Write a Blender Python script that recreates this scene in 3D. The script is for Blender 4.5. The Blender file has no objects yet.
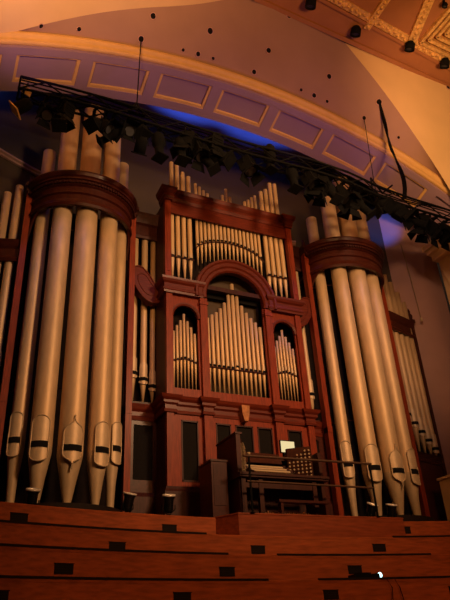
import bpy, bmesh, math, random
from mathutils import Vector, Matrix
S = bpy.context.scene
COL = S.collection
PI = math.pi
rnd = random.Random(7)

# ------------------------------------------------------------------ camera
YAW, PIT, ROL = 0.45762, 0.50865, -0.05871
FPX = 619.5
CP = Vector((-6.7718, -13.1498, -2.6092))
FW = Vector((math.sin(YAW)*math.cos(PIT), math.cos(YAW)*math.cos(PIT), math.sin(PIT)))
R0 = Vector((math.cos(YAW), -math.sin(YAW), 0)); U0 = R0.cross(FW)
RT = math.cos(ROL)*R0 + math.sin(ROL)*U0
UP = -math.sin(ROL)*R0 + math.cos(ROL)*U0
cd = bpy.data.cameras.new('camera'); cam = bpy.data.objects.new('camera', cd); COL.objects.link(cam)
cd.sensor_fit = 'VERTICAL'; cd.sensor_height = 24.0; cd.lens = FPX*24.0/600.0
cd.clip_end = 200
M = Matrix((RT, UP, -FW)).transposed().to_4x4(); M.translation = CP
cam.matrix_world = M
S.camera = cam

# ------------------------------------------------------------------ world and exposure
w = bpy.data.worlds.new('hall_air'); S.world = w; w.use_nodes = True
w.node_tree.nodes['Background'].inputs[0].default_value = (1.0, 0.55, 0.35, 1)
w.node_tree.nodes['Background'].inputs[1].default_value = 0.012
S.view_settings.view_transform = 'Standard'
try: S.view_settings.look = 'None'
except Exception: pass
S.view_settings.gamma = 1.0
S.view_settings.use_curve_mapping = False
S.view_settings.exposure = 0.12

# ------------------------------------------------------------------ hall lighting: unseen lamps, with added fill and wash lights
def look(o, tgt):
    d = Vector(tgt) - o.location
    o.rotation_euler = d.to_track_quat('-Z', 'Y').to_euler()
def spot(name, loc, tgt, e, col, deg, blend=0.6, rad=0.25):
    l = bpy.data.lights.new(name, 'SPOT'); l.energy = e; l.color = col
    l.spot_size = math.radians(deg); l.spot_blend = blend; l.shadow_soft_size = rad
    o = bpy.data.objects.new(name, l); COL.objects.link(o); o.location = loc; look(o, tgt); return o
def area(name, loc, tgt, e, col, sx, sy):
    l = bpy.data.lights.new(name, 'AREA'); l.energy = e; l.color = col
    l.shape = 'RECTANGLE'; l.size = sx; l.size_y = sy
    o = bpy.data.objects.new(name, l); COL.objects.link(o); o.location = loc; look(o, tgt); return o
WARM = (1.0, 0.58, 0.29); AMB = (1.0, 0.40, 0.11); BLUE = (0.05, 0.16, 1.0)
spot('hall_key_lamp', (3.2, -18.5, 9.5), (-0.3, 0, 5.4), 8000, WARM, 46, 0.7, 1.2)
spot('added_fill_light', (-4, -17, 6), (0.3, 0, 6.6), 3600, (1.0, .46, .15), 40, 0.8, 1.2)  # added fill light, no visible source, lifts the upper pipes
spot('cove_lamp', (4, -9, 7.0), (8.0, -3.4, 12.8), 2800, (1.0, .48, .18), 66, 0.9, 0.6)
spot('cove_lamp', (-6.5, -8, 7.0), (-6.8, -5.0, 13.5), 3300, (1.0, .46, .14), 90, 0.8, 0.6)
spot('stall_lamp', (0, -15, 7), (0, -3, -1.4), 2000, AMB, 62, 0.8, 0.8)
spot('cove_lamp', (1.5, -10, 7.5), (1.5, -2.2, 13.2), 1500, AMB, 80, 0.9, 0.6)
spot('added_wash_light', (-7, -14, 5.5), (8.3, -1, 6.8), 3000, (1.0, .52, .26), 30, 0.9, 0.8)  # added light, unseen source, brightens the left faces of the right pier
spot('added_wash_light', (-3, -6, 7.0), (-7.2, .6, 8.8), 160, AMB, 32, 0.9, 0.5)  # added light, unseen source, warms the wall left of the organ
BL = []
for x, y, z, tx, ty, tz, e, dg in ((-7.0, .7, 10.6, -7.0, .4, 12.6, 380, 70), (-.9, 2.5, 11.0, -.6, 1.0, 13.4, 520, 66), (1.5, 2.5, 11.0, 1.9, 1.0, 13.4, 450, 66),
                                   (5.9, -.5, 10.0, 6.85, 1.15, 10.5, 150, 50)):
    BL.append(spot('blue_stage_lamp', (x, y, z), (tx, ty, tz), e, BLUE, dg, 0.8, 0.1))
for x in (-6.0, -2.6, 1.0, 4.2):
    spot('lilac_stage_lamp', (x, -3.1, 8.6), (x, -1.5, 12.8), 65, (0.62, 0.25, 1.0), 84, 1.0, 0.2)
for x, tx in ((-5.4, -4.6), (-2.2, -1.6), (1.2, 1.6), (3.6, 4.2)):
    spot('blue_down_lamp', (x, -3.0, 8.3), (tx, -.3, 5.2), 55, (0.12, 0.2, 1.0), 52, 0.9, 0.05)
spot('blue_down_lamp', (2.2, -1.5, 8.1), (1.55, -.15, 5.8), 90, (0.10, 0.12, 1.0), 32, 0.9, 0.03)

# ------------------------------------------------------------------ materials
def lin(c): return tuple(((v/255)/12.92 if v/255 <= .04045 else ((v/255+.055)/1.055)**2.4) for v in c)
def mat(name, rgb, rough=0.6, metal=0.0, var=0.12, scale=6.0, bump=0.0, stretch=(1, 1, 1), emit=None, es=1.0, coat=0.0):
    m = bpy.data.materials.new(name); m.use_nodes = True
    nt = m.node_tree; b = nt.nodes['Principled BSDF']
    tc = nt.nodes.new('ShaderNodeTexCoord'); mp = nt.nodes.new('ShaderNodeMapping')
    mp.inputs['Scale'].default_value = stretch
    n = nt.nodes.new('ShaderNodeTexNoise'); n.inputs['Scale'].default_value = scale; n.inputs['Detail'].default_value = 5
    nt.links.new(tc.outputs['Object'], mp.inputs[0]); nt.links.new(mp.outputs[0], n.inputs['Vector'])
    r = nt.nodes.new('ShaderNodeValToRGB')
    r.color_ramp.elements[0].position = .3; r.color_ramp.elements[1].position = .7
    r.color_ramp.elements[0].color = tuple(max(0, v*(1-var)) for v in rgb)+(1,)
    r.color_ramp.elements[1].color = tuple(min(1, v*(1+var)) for v in rgb)+(1,)
    nt.links.new(n.outputs['Fac'], r.inputs[0]); nt.links.new(r.outputs[0], b.inputs['Base Color'])
    b.inputs['Roughness'].default_value = rough; b.inputs['Specular IOR Level'].default_value = .18; b.inputs['Metallic'].default_value = metal
    if coat: b.inputs['Coat Weight'].default_value = coat; b.inputs['Coat Roughness'].default_value = 0.25
    if bump:
        bp = nt.nodes.new('ShaderNodeBump'); bp.inputs['Strength'].default_value = bump; bp.inputs['Distance'].default_value = 0.02
        nt.links.new(n.outputs['Fac'], bp.inputs['Height']); nt.links.new(bp.outputs[0], b.inputs['Normal'])
    if emit:
        b.inputs['Emission Color'].default_value = emit+(1,); b.inputs['Emission Strength'].default_value = es
    return m
MT = {}
MT['pipe'] = mat('pipe_metal', (0.60, 0.415, 0.235), 0.52, 0.30, 0.10, 3.0, 0.03, (2, 2, .7))
MT['pipe_small'] = mat('small_pipe_metal', (0.66, 0.45, 0.24), 0.46, 0.25, 0.08, 3.0, 0, (2, 2, .6))
MT['foot'] = mat('pipe_foot_metal', (0.50, 0.37, 0.23), 0.52, 0.2, 0.14, 3.5, 0.03, (2, 2, .8))
MT['shield'] = mat('mouth_metal', (0.58, 0.43, 0.27), 0.5, 0.25, 0.10, 5.0)
MT['dark'] = mat('dark_void', (0.006, 0.005, 0.005), 0.9)
MT['backing'] = mat('shaded_case_interior', (0.012, 0.007, 0.006), 0.95, 0, .3)  # near-black tone paints in the shade between the pipes
MT['wood'] = mat('mahogany', (0.20, 0.026, 0.006), 0.5, 0, 0.30, 5.0, 0.05, (6, 6, .6), coat=0.04)
MT['wood_h'] = mat('mahogany_rail', (0.115, 0.016, 0.006), 0.45, 0, 0.28, 5.0, 0.05, (.7, 6, 6), coat=0.08)
MT['wood_d'] = mat('dark_mahogany', (0.045, 0.010, 0.007), 0.45, 0, 0.30, 5.0, 0.05, (5, 5, .8), coat=0.03)
MT['wood_c'] = mat('crown_mahogany', (0.055, 0.010, 0.005), 0.42, 0, 0.28, 5.0, 0.05, (3, 3, 3), coat=0.12)
MT['grille'] = mat('grille_cloth', (0.008, 0.006, 0.005), 0.9, 0, .3, 30)
MT['carved'] = mat('carved_gilt_wood', (0.32, 0.13, 0.05), 0.5, 0.2, .3, 12, .3)
MT['stall'] = mat('stall_oak', (0.34, 0.078, 0.020), 0.5, 0, 0.28, 3.0, 0.04, (.8, 5, 7), coat=0.2)
MT['seam'] = mat('stall_shadow_gap', (0.012, 0.006, 0.004), 0.7)
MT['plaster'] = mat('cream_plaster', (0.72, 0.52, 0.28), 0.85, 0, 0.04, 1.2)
MT['mauve_lit'] = mat('mauve_lit_plaster', (0.34, 0.215, 0.165), 0.85, 0, 0.05, 1.4)  # mauve tint paints the coloured stage light into the spandrel plaster
MT['mould'] = mat('gold_painted_moulding', (0.66, 0.42, 0.16), 0.6, 0, 0.06, 3)
MT['coffer'] = mat('lilac_lit_plaster', (0.30, 0.205, 0.27), 0.85, 0, 0.05, 1.4)  # lilac tint paints the purple stage light into the soffit
MT['gilt'] = mat('gilt_ornament', (0.72, 0.46, 0.17), 0.5, 0.25, 0.35, 9, .6)
MT['ceil'] = mat('ceiling_panel_paint', (0.36, 0.16, 0.07), 0.7, 0, .06, 2)
MT['backwall'] = mat('shade_toned_plaster', (0.085, 0.062, 0.045), 0.95, 0, .08, 1.0)  # dark tone paints in the shade on the wall behind the organ
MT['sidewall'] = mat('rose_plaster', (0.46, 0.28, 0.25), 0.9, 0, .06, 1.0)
MT['floor'] = mat('stage_boards', (0.05, 0.025, 0.015), 0.6, 0, .3, 4, .05, (1, 8, 1))
MT['black'] = mat('black_steel', (0.004, 0.004, 0.004), 0.95, 0.0, .2, 10)
MT['blackgl'] = mat('glossy_black', (0.015, 0.014, 0.014), 0.25, 0.4)
MT['chrome'] = mat('bright_steel', (0.9, 0.86, 0.8), 0.3, 0.3)
MT['lens'] = mat('lamp_lens', (0.08, 0.08, 0.09), 0.1, 0.2)
MT['gel'] = mat('amber_gel', (0.75, 0.45, 0.15), 0.5)
MT['ivory'] = mat('ivory', (0.50, 0.37, 0.23), 0.4, 0, .05)
MT['console'] = mat('console_mahogany', (0.05, 0.014, 0.008), 0.42, 0, .3, 5, .05, (5, 5, .8), coat=.2)
MT['screen'] = mat('lit_screen', (0.1, 0.1, 0.08), 0.3, emit=(0.95, 0.78, 0.40), es=0.75)
MT['led'] = mat('lit_lens', (0.3, 0.4, 0.4), 0.2, emit=(0.55, 0.95, 1.0), es=3.0)
MT['platform'] = mat('platform_oak', (0.25, 0.052, 0.016), 0.5, 0, 0.25, 3.0, 0.04, (.8, 5, 7))
MT['bronze'] = mat('bronze_rail', (0.10, 0.055, 0.035), 0.4, 0.3)
MT['cable'] = mat('pale_cable', (0.30, 0.20, 0.13), 0.7)

# ------------------------------------------------------------------ mesh builder
class MB:
    def __init__(s): s.v = []; s.f = []; s.sm = []
    def add(s, vs, fs, smooth=False):
        o = len(s.v); s.v += [tuple(v) for v in vs]; s.f += [tuple(i+o for i in f) for f in fs]; s.sm += [smooth]*len(fs)
        return s
    def box(s, x0, x1, y0, y1, z0, z1, rz=0, piv=None):
        P = [Vector((x, y, z)) for z in (z0, z1) for x, y in ((x0, y0), (x1, y0), (x1, y1), (x0, y1))]
        if rz:
            c = Vector(piv) if piv else Vector(((x0+x1)/2, (y0+y1)/2, 0)); Rm = Matrix.Rotation(rz, 3, 'Z')
            P = [Rm@(p-c)+c for p in P]
        return s.add(P, [(3, 2, 1, 0), (4, 5, 6, 7), (0, 1, 5, 4), (1, 2, 6, 5), (2, 3, 7, 6), (3, 0, 4, 7)])
    def tf(s, M4, i0=0):
        for i in range(i0, len(s.v)): s.v[i] = tuple(M4@Vector(s.v[i]))
        return s
    def prism(s, poly, y0, y1):   # poly in XZ, extruded along Y
        n = len(poly); V = [(x, y0, z) for x, z in poly]+[(x, y1, z) for x, z in poly]
        F = [tuple(range(n)), tuple(range(2*n-1, n-1, -1))]+[(i, i+n, (i+1) % n+n, (i+1) % n) for i in range(n)]
        return s.add(V, F)
    def tube(s, pts, r, n=8, cap=True):
        pts = [Vector(p) for p in pts]; V = []; F = []
        rr = r if isinstance(r, (list, tuple)) else [r]*len(pts)
        ref = Vector((0, 0, 1))
        for i, p in enumerate(pts):
            t = (pts[min(i+1, len(pts)-1)]-pts[max(i-1, 0)]).normalized()
            if abs(t.dot(ref)) > .95: a = t.cross(Vector((0, 1, 0))).normalized()
            else: a = t.cross(ref).normalized()
            b = t.cross(a)
            for k in range(n):
                an = 2*PI*k/n; V.append(p+(a*math.cos(an)+b*math.sin(an))*rr[i])
        for i in range(len(pts)-1):
            for k in range(n):
                F.append((i*n+k, i*n+(k+1) % n, (i+1)*n+(k+1) % n, (i+1)*n+k))
        s.add(V, F, True)
        if cap:
            s.add([V[k] for k in range(n)], [tuple(range(n))[::-1]]); s.add(V[-n:], [tuple(range(n))])
        return s
    def lathe(s, prof, cx, cy, n=24, smooth=True):   # prof [(r,z)]
        V = [(cx+r*math.cos(2*PI*k/n), cy+r*math.sin(2*PI*k/n), z) for r, z in prof for k in range(n)]
        F = [(i*n+k, i*n+(k+1) % n, (i+1)*n+(k+1) % n, (i+1)*n+k) for i in range(len(prof)-1) for k in range(n)]
        return s.add(V, F, smooth)
    def sweep(s, path, prof, closed_prof=True, zoff=None):   # path [(x,y)], outward = right-hand side normal; prof [(out,z)]
        n = len(path); m = len(prof); V = []
        for i in range(n):
            p = Vector(path[i]).to_2d()
            d0 = (Vector(path[i])-Vector(path[i-1])).normalized() if i > 0 else None
            d1 = (Vector(path[i+1])-Vector(path[i])).normalized() if i < n-1 else None
            if d0 is None: d0 = d1
            if d1 is None: d1 = d0
            n0 = Vector((d0.y, -d0.x)); n1 = Vector((d1.y, -d1.x)); nn = (n0+n1)
            nn = nn/ max(.3, (1+n0.dot(n1)))
            for o, z in prof: V.append((p.x+nn.x*o, p.y+nn.y*o, z))
        F = []
        for i in range(n-1):
            for j in range(m if closed_prof else m-1):
                a = i*m+j; b = i*m+(j+1) % m
                F.append((a, b, b+m, a+m))
        if closed_prof: F += [tuple(range(m))[::-1], tuple(range((n-1)*m, n*m))]
        return s.add(V, F)
    def build(s, name, m, parent=None, label=None, **kw):
        me = bpy.data.meshes.new(name); me.from_pydata(s.v, [], s.f); me.update()
        bm = bmesh.new(); bm.from_mesh(me); bmesh.ops.recalc_face_normals(bm, faces=bm.faces)
        bm.to_mesh(me); bm.free()
        if len(me.polygons) == len(s.sm):
            me.polygons.foreach_set('use_smooth', s.sm)
        me.materials.append(MT[m] if isinstance(m, str) else m)
        o = bpy.data.objects.new(name, me); COL.objects.link(o)
        if parent: o.parent = parent
        if label: o['label'] = label
        for k, v in kw.items(): o[k] = v
        return o
def local(mb, ox, oy, oz):
    mb.v = [(x-ox, y-oy, z-oz) for x, y, z in mb.v]; return mb
def thing(name, label, cat, loc=(0, 0, 0), group=None):
    o = bpy.data.objects.new(name, None); COL.objects.link(o); o.location = loc
    o['label'] = label; o['category'] = cat
    if group: o['group'] = group
    return o
def part(t, mb, name, m, label=None, **kw):   # mesh written in world coordinates, parented to its thing at rest
    L = t.matrix_basis.translation
    p = t
    loc = Vector(t.location)
    while p.parent: p = p.parent; loc += Vector(p.location)
    return local(mb, *loc).build(name, m, t, label, **kw)
def tag(o, label, cat, group=None):
    o['label'] = label; o['category'] = cat
    if group: o['group'] = group
    return o
def struct(o): o['kind'] = 'structure'; return o
def board(mb, xs, zb, zt, hole, y0, y1):
    """front board from column slices; hole(x) -> None or (z0,z1)"""
    for a, b in zip(xs[:-1], xs[1:]):
        ha, hb, hm = hole(a+1e-5), hole(b-1e-5), hole((a+b)/2)
        if hm is None: mb.prism([(a, zb), (b, zb), (b, zt), (a, zt)], y0, y1)
        else:
            ha = ha or hm; hb = hb or hm
            if min(ha[0], hb[0]) > zb+1e-3: mb.prism([(a, zb), (b, zb), (b, hb[0]), (a, ha[0])], y0, y1)
            if max(ha[1], hb[1]) < zt-1e-3: mb.prism([(a, ha[1]), (b, hb[1]), (b, zt), (a, zt)], y0, y1)
    return mb
def ray(u, v):
    return FW + RT*(u-225)/FPX + UP*(300-v)/FPX
def on_y(u, v, y):     # point of the world seen at photo pixel (u,v) that lies at depth y
    d = ray(u, v); return CP + d*(y-CP.y)/d.y
def on_z(u, v, z):
    d = ray(u, v); return CP + d*(z-CP.z)/d.z

# ================================================================== ROOM
FZ = -0.37
def apse(x): return 3.0-(14-math.sqrt(196-x*x))
xs = [-8.6+17.2*i/40 for i in range(41)]
# apse back wall, its picture rail and the half dome over it
n = len(xs)
for nm_, i0, i1, mm in (('wall_back', 0, 36, 'backwall'), ('wall_back', 36, 40, 'sidewall')):  # one wall in two tones: shade painted into the backwall part
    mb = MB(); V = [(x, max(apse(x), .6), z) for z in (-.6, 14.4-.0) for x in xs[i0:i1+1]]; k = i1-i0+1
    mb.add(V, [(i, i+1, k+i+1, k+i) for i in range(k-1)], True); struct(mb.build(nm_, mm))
mb = MB(); V = []
for f in (0, .25, .5, .75, 1):
    for x in xs:
        y1 = max(apse(x), .6)+.02; y0 = -.34; z0 = -4.48+math.sqrt(16.8**2-(x+.33)**2)-.30
        V.append((x, y0+(y1-y0)*f, z0+(min(14.4, z0+2.4)-z0)*math.sin(f*PI/2)))
mb.add(V, [(k*n+i, k*n+i+1, (k+1)*n+i+1, (k+1)*n+i) for k in range(4) for i in range(n-1)], True)
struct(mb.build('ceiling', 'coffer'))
mb = MB(); pth = [(x, apse(x)-.02) for x in xs if x < 4]
mb.sweep(pth, [(0, 9.86), (.05, 9.88), (.05, 9.94), (.10, 9.98), (.10, 10.04), (0, 10.06)])
struct(mb.build('trim_1', 'sidewall'))
# stage floor
mb = MB(); mb.box(-9, 9, -1.40, 3.2, FZ-.15, FZ); struct(mb.build('floor', 'floor'))
mb = MB(); mb.box(-30, 30, -40, -6.6, -4.35, -4.2); struct(mb.build('floor', 'floor'))

# proscenium arch
def A(x): return -4.48+math.sqrt(16.8**2-(x+.33)**2)
def Bz(x): return A(x)-.35
AX = [-9.2+18.4*i/72 for i in range(73)]
mb = MB(); V = []
for t in range(2):
    for x in AX: V.append((x, (-1.5, -.3)[t], (A(x), Bz(x))[t]))
n = len(AX); mb.add(V, [(i, i+1, n+i+1, n+i) for i in range(n-1)], True)
V = [(x, -.3, Bz(x)) for x in AX]+[(x, -.3, Bz(x)+2.6) for x in AX]+[(x, -1.5, Bz(x)+2.6) for x in AX]
mb.add(V, [(i, i+1, n+i+1, n+i) for i in range(n-1)]+[(n+i, n+i+1, 2*n+i+1, 2*n+i) for i in range(n-1)], False)
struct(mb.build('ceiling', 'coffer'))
def arch_point(x, s, off):   # s across the soffit 0 front .. 1 back, off = below the soffit
    z = A(x)-.35*s; h = .01
    t = Vector((2*h, 0, A(x+h)-A(x-h))).normalized(); nrm = Vector((t.z, 0, -t.x))
    if nrm.z > 0: nrm = -nrm
    return Vector((x, -1.5+1.2*s, z))+nrm*off
def arch_rib(mb, x0, x1, s0, s1, h, nseg):
    V = []
    for i in range(nseg+1):
        x = x0+(x1-x0)*i/nseg
        for s, o in ((s0, 0), (s0, h), (s1, h), (s1, 0)): V.append(arch_point(x, s, o))
    F = [(i*4+j, i*4+(j+1) % 4, i*4+4+(j+1) % 4, i*4+4+j) for i in range(nseg) for j in range(4)]
    F += [(0, 1, 2, 3), (nseg*4+3, nseg*4+2, nseg*4+1, nseg*4)]
    mb.add(V, F)
# raised ribs that leave sunk panels, and a gold bead around every panel
mb = MB(); arch_rib(mb, -9.1, 9.1, .80, 1.0, .10, 72); arch_rib(mb, -9.1, 9.1, .0, .16, .10, 72)
cx = [-8.69+1.98*i for i in range(9)]
for c in cx: arch_rib(mb, c-.17, c+.17, .14, .82, .10, 2)
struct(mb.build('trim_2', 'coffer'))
mb = MB()
for a, b in zip(cx[:-1], cx[1:]):
    x0, x1 = a+.17, b-.17
    arch_rib(mb, x0, x1, .74, .80, .07, 10); arch_rib(mb, x0, x1, .16, .20, .07, 10)
    arch_rib(mb, x0, x0+.08, .20, .74, .07, 1); arch_rib(mb, x1-.08, x1, .20, .74, .07, 1)
struct(mb.build('trim_3', 'mould'))
mb = MB(); V = []
prof = [(-.02, .0), (-.06, -.08), (.02, -.16), (.07, -.10), (.13, -.20), (.24, -.22), (.30, -.12), (.34, -.06), (.36, .10)]
for x in AX:
    t = Vector((1, 0, -(x+.33)/math.sqrt(16.8**2-(x+.33)**2))).normalized(); nn = Vector((-t.z, 0, t.x))
    for o, dy in prof: V.append(Vector((x, -1.5+dy, A(x)))+nn*o)
m_ = len(prof); mb.add(V, [(i*m_+j, i*m_+j+1, (i+1)*m_+j+1, (i+1)*m_+j) for i in range(len(AX)-1) for j in range(m_-1)], True)
struct(mb.build('trim_4', 'mould'))

# spandrel (sounding board) over the arch and the lit groins beside it
ZC = 14.5
CL = [(-30, 44, -1.52), (0, 36, -1.62), (40, 25, -1.85), (90, 14, -2.15), (135, 8, -2.4), (200, 5, -2.7), (250, -6, -2.95)]
TR = [(265, 0), (305, 21), (345, 43)]
CR = [(345, 43, None), (385, 92, -2.45), (425, 150, -2.05), (448, 186, -1.8), (478, 240, -1.6)]
top = [on_y(u, v, y) for u, v, y in CL]+[on_z(u, v, ZC) for u, v in TR]+[on_y(u, v, y) for u, v, y in CR[1:]]
def resample(P, n):
    L = [0]
    for a, b in zip(P[:-1], P[1:]): L.append(L[-1]+(b-a).length)
    out = []
    for i in range(n):
        d = L[-1]*i/(n-1); k = max(j for j in range(len(L)) if L[j] <= d+1e-9); k = min(k, len(P)-2)
        f = (d-L[k])/(L[k+1]-L[k]); out.append(P[k].lerp(P[k+1], f))
    return out
def smooth_poly(P, it=2):
    for _ in range(it):
        Q = [P[0]]
        for a, b in zip(P[:-1], P[1:]): Q += [a.lerp(b, .25), a.lerp(b, .75)]
        P = Q+[P[-1]]
    return P
leftP = smooth_poly(top[:7]); trimP = top[7:10]; rightP = [top[9]]+smooth_poly(top[9:])[1:]
TOP = resample(leftP, 25)+resample([leftP[-1]]+trimP, 10)[1:]+resample(rightP, 20)[1:]
nb = len(TOP)
x0m, x1m = on_y(-40, 47, -1.5).x, 8.6
BOT = []
for p in TOP:
    f = (p.x-TOP[0].x)/(TOP[-1].x-TOP[0].x)
    x = x0m+(x1m-x0m)*f; BOT.append(Vector((x, -1.56, A(x)+.30)))
V = []; K = 6
for k in range(K+1):
    for b, t in zip(BOT, TOP): V.append(b.lerp(t, k/K))
mb = MB(); mb.add(V, [(k*nb+i, k*nb+i+1, (k+1)*nb+i+1, (k+1)*nb+i) for k in range(K) for i in range(nb-1)], True)
sp = struct(mb.build('ceiling', 'mauve_lit'))
# left groin vault: runs towards the audience from the curve
LP = resample(leftP, 25); V = []
for k in range(5):
    f = k/4
    for p in LP: V.append(p+Vector((-1.6*f, -9*f, .9*math.sin(f*PI/2))))
n = len(LP); mb = MB(); mb.add(V, [(k*n+i, k*n+i+1, (k+1)*n+i+1, (k+1)*n+i) for k in range(4) for i in range(n-1)], True)
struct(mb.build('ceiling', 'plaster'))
# right groin
RP = resample(rightP, 20); T1 = on_z(345, 43, ZC); T2 = on_z(450, 85, ZC); dT = (T2-T1)
OUT = [T1+dT*(2.4*(i/19)**1.1)+Vector((0, -1.2*(i/19), -2.0*(i/19)**2)) if i else T1.copy() for i in range(20)]
OUT = [T1+dT*(2.4*(i/19)) for i in range(20)]
V = []
for k in range(7):
    for a, b in zip(RP, OUT): V.append(a.lerp(b, k/6)+Vector((0, -.0, 0)))
mb = MB(); mb.add(V, [(k*20+i, k*20+i+1, (k+1)*20+i+1, (k+1)*20+i) for k in range(6) for i in range(19)], True)
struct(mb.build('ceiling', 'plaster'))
# flat ceiling beyond the trim: plain band, gilt frieze, brown panels, gilt coffer
mb = MB(); mb.add([(-1.0, -3.02, ZC), (16, -2.3, ZC), (16, -12, ZC), (-1.0, -12, ZC)], [(0, 1, 2, 3)])
struct(mb.build('ceiling', 'ceil'))
def strip(mb, pa, pb, wdt, h, z=ZC):
    a, b = Vector(pa[:2]), Vector(pb[:2]); d = (b-a).normalized(); nn = Vector((-d.y, d.x))*wdt/2
    V = []
    for zz in (z, z-h):
        for p in (a-nn, b-nn, b+nn, a+nn): V.append((p.x, p.y, zz))
    mb.add(V, [(0, 1, 2, 3), (7, 6, 5, 4), (0, 4, 5, 1), (1, 5, 6, 2), (2, 6, 7, 3), (3, 7, 4, 0)])
q = lambda u, v: on_z(u, v, ZC)
mb = MB(); strip(mb, q(255, -3), q(470, 95), .14, .10); strip(mb, q(318, -5)+Vector((-.6, 0, 0)), q(480, 84), .10, .08)
struct(mb.build('trim_5', 'ceil'))
# carved gilt frieze: a row of small leaves on a strip
fr = MB(); a, b = q(318, -5), q(480, 84); a = a+Vector((0, -.16, 0)); b = b+Vector((0, -.16, 0))
strip(fr, a, b, .26, .05)
L = (b-a).length; k = int(L/.16)
for i in range(k):
    p = a.lerp(b, (i+.5)/k); r = .06+.02*rnd.random()
    fr.lathe([(0.001, ZC-.14), (r*.7, ZC-.11), (r, ZC-.05)], p.x, p.y+(.03 if i % 2 else -.03), 6)
struct(fr.build('trim_6', 'gilt'))
fr = MB()
for (u0, v0, u1, v1, wd) in ((366, 27, 390, -8, .22), (408, 48, 428, 0, .30), (428, 0, 440, -30, .30)):
    strip(fr, q(u0, v0), q(u1, v1), wd, .12)
    a, b = q(u0, v0), q(u1, v1); kk = max(3, int((b-a).length/.18))
    for i in range(kk):
        p = a.lerp(b, (i+.5)/kk); fr.lathe([(0.001, ZC-.2), (.06, ZC-.16), (.07, ZC-.1)], p.x, p.y, 6)
struct(fr.build('trim_7', 'gilt'))
fr = MB()
for off in (.0, .32, .66, 1.0):
    a = q(412, 40)+Vector((.25+off*.5, -off*.6-.1, 0)); c = a+Vector((6, .25, 0)); d = a+Vector((.1, -6, 0))
    strip(fr, a, c, .10, .16+.05*off); strip(fr, a, d, .10, .16+.05*off)
struct(fr.build('trim_8', 'gilt'))

# right pier with its capital, low wall
mb = MB(); mb.box(8.2, 9.6, -2.6, .15, -1, 10.6); struct(mb.build('wall_right', 'plaster'))
mb = MB()
mb.box(7.46, 9.6, -3.2, .05, 8.92, 9.12); mb.box(7.56, 9.6, -3.1, .0, 8.78, 8.92); mb.box(7.7, 9.6, -3.0, -.05, 8.55, 8.78)
mb.box(7.95, 9.6, -2.9, -.1, 8.2, 8.55)
struct(mb.build('trim_9', 'plaster'))
mb = MB(); mb.prism([(8.22, 8.5), (7.90, 8.4), (7.92, 8.0), (8.06, 7.6), (8.02, 7.35), (8.22, 7.0)], -.75, -.2)
struct(mb.build('trim_10', 'plaster'))
mb = MB(); mb.box(6.02, 7.9, -2.6, .12, -.9, 1.07); mb.box(5.98, 7.9, -2.64, .16, 1.07, 1.13)
struct(mb.build('wall_low', 'plaster'))
mb = MB(); pts = [on_y(401, 245, .62), on_y(410, 276, .62), on_y(421, 318, .62)]
tag(mb.tube(pts, .018, 6).build('wire', 'cable'), 'thin pale wire hanging straight down the rose wall right of the organ', 'wire')
mb = MB(); mb.lathe([(.02, pts[-1].z-.12), (.04, pts[-1].z-.1), (.04, pts[-1].z), (.005, pts[-1].z+.02)], pts[-1].x, pts[-1].y, 8)
tag(mb.build('wire_weight', 'ivory'), 'little pale weight at the lower end of the hanging wire', 'weight')

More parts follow.
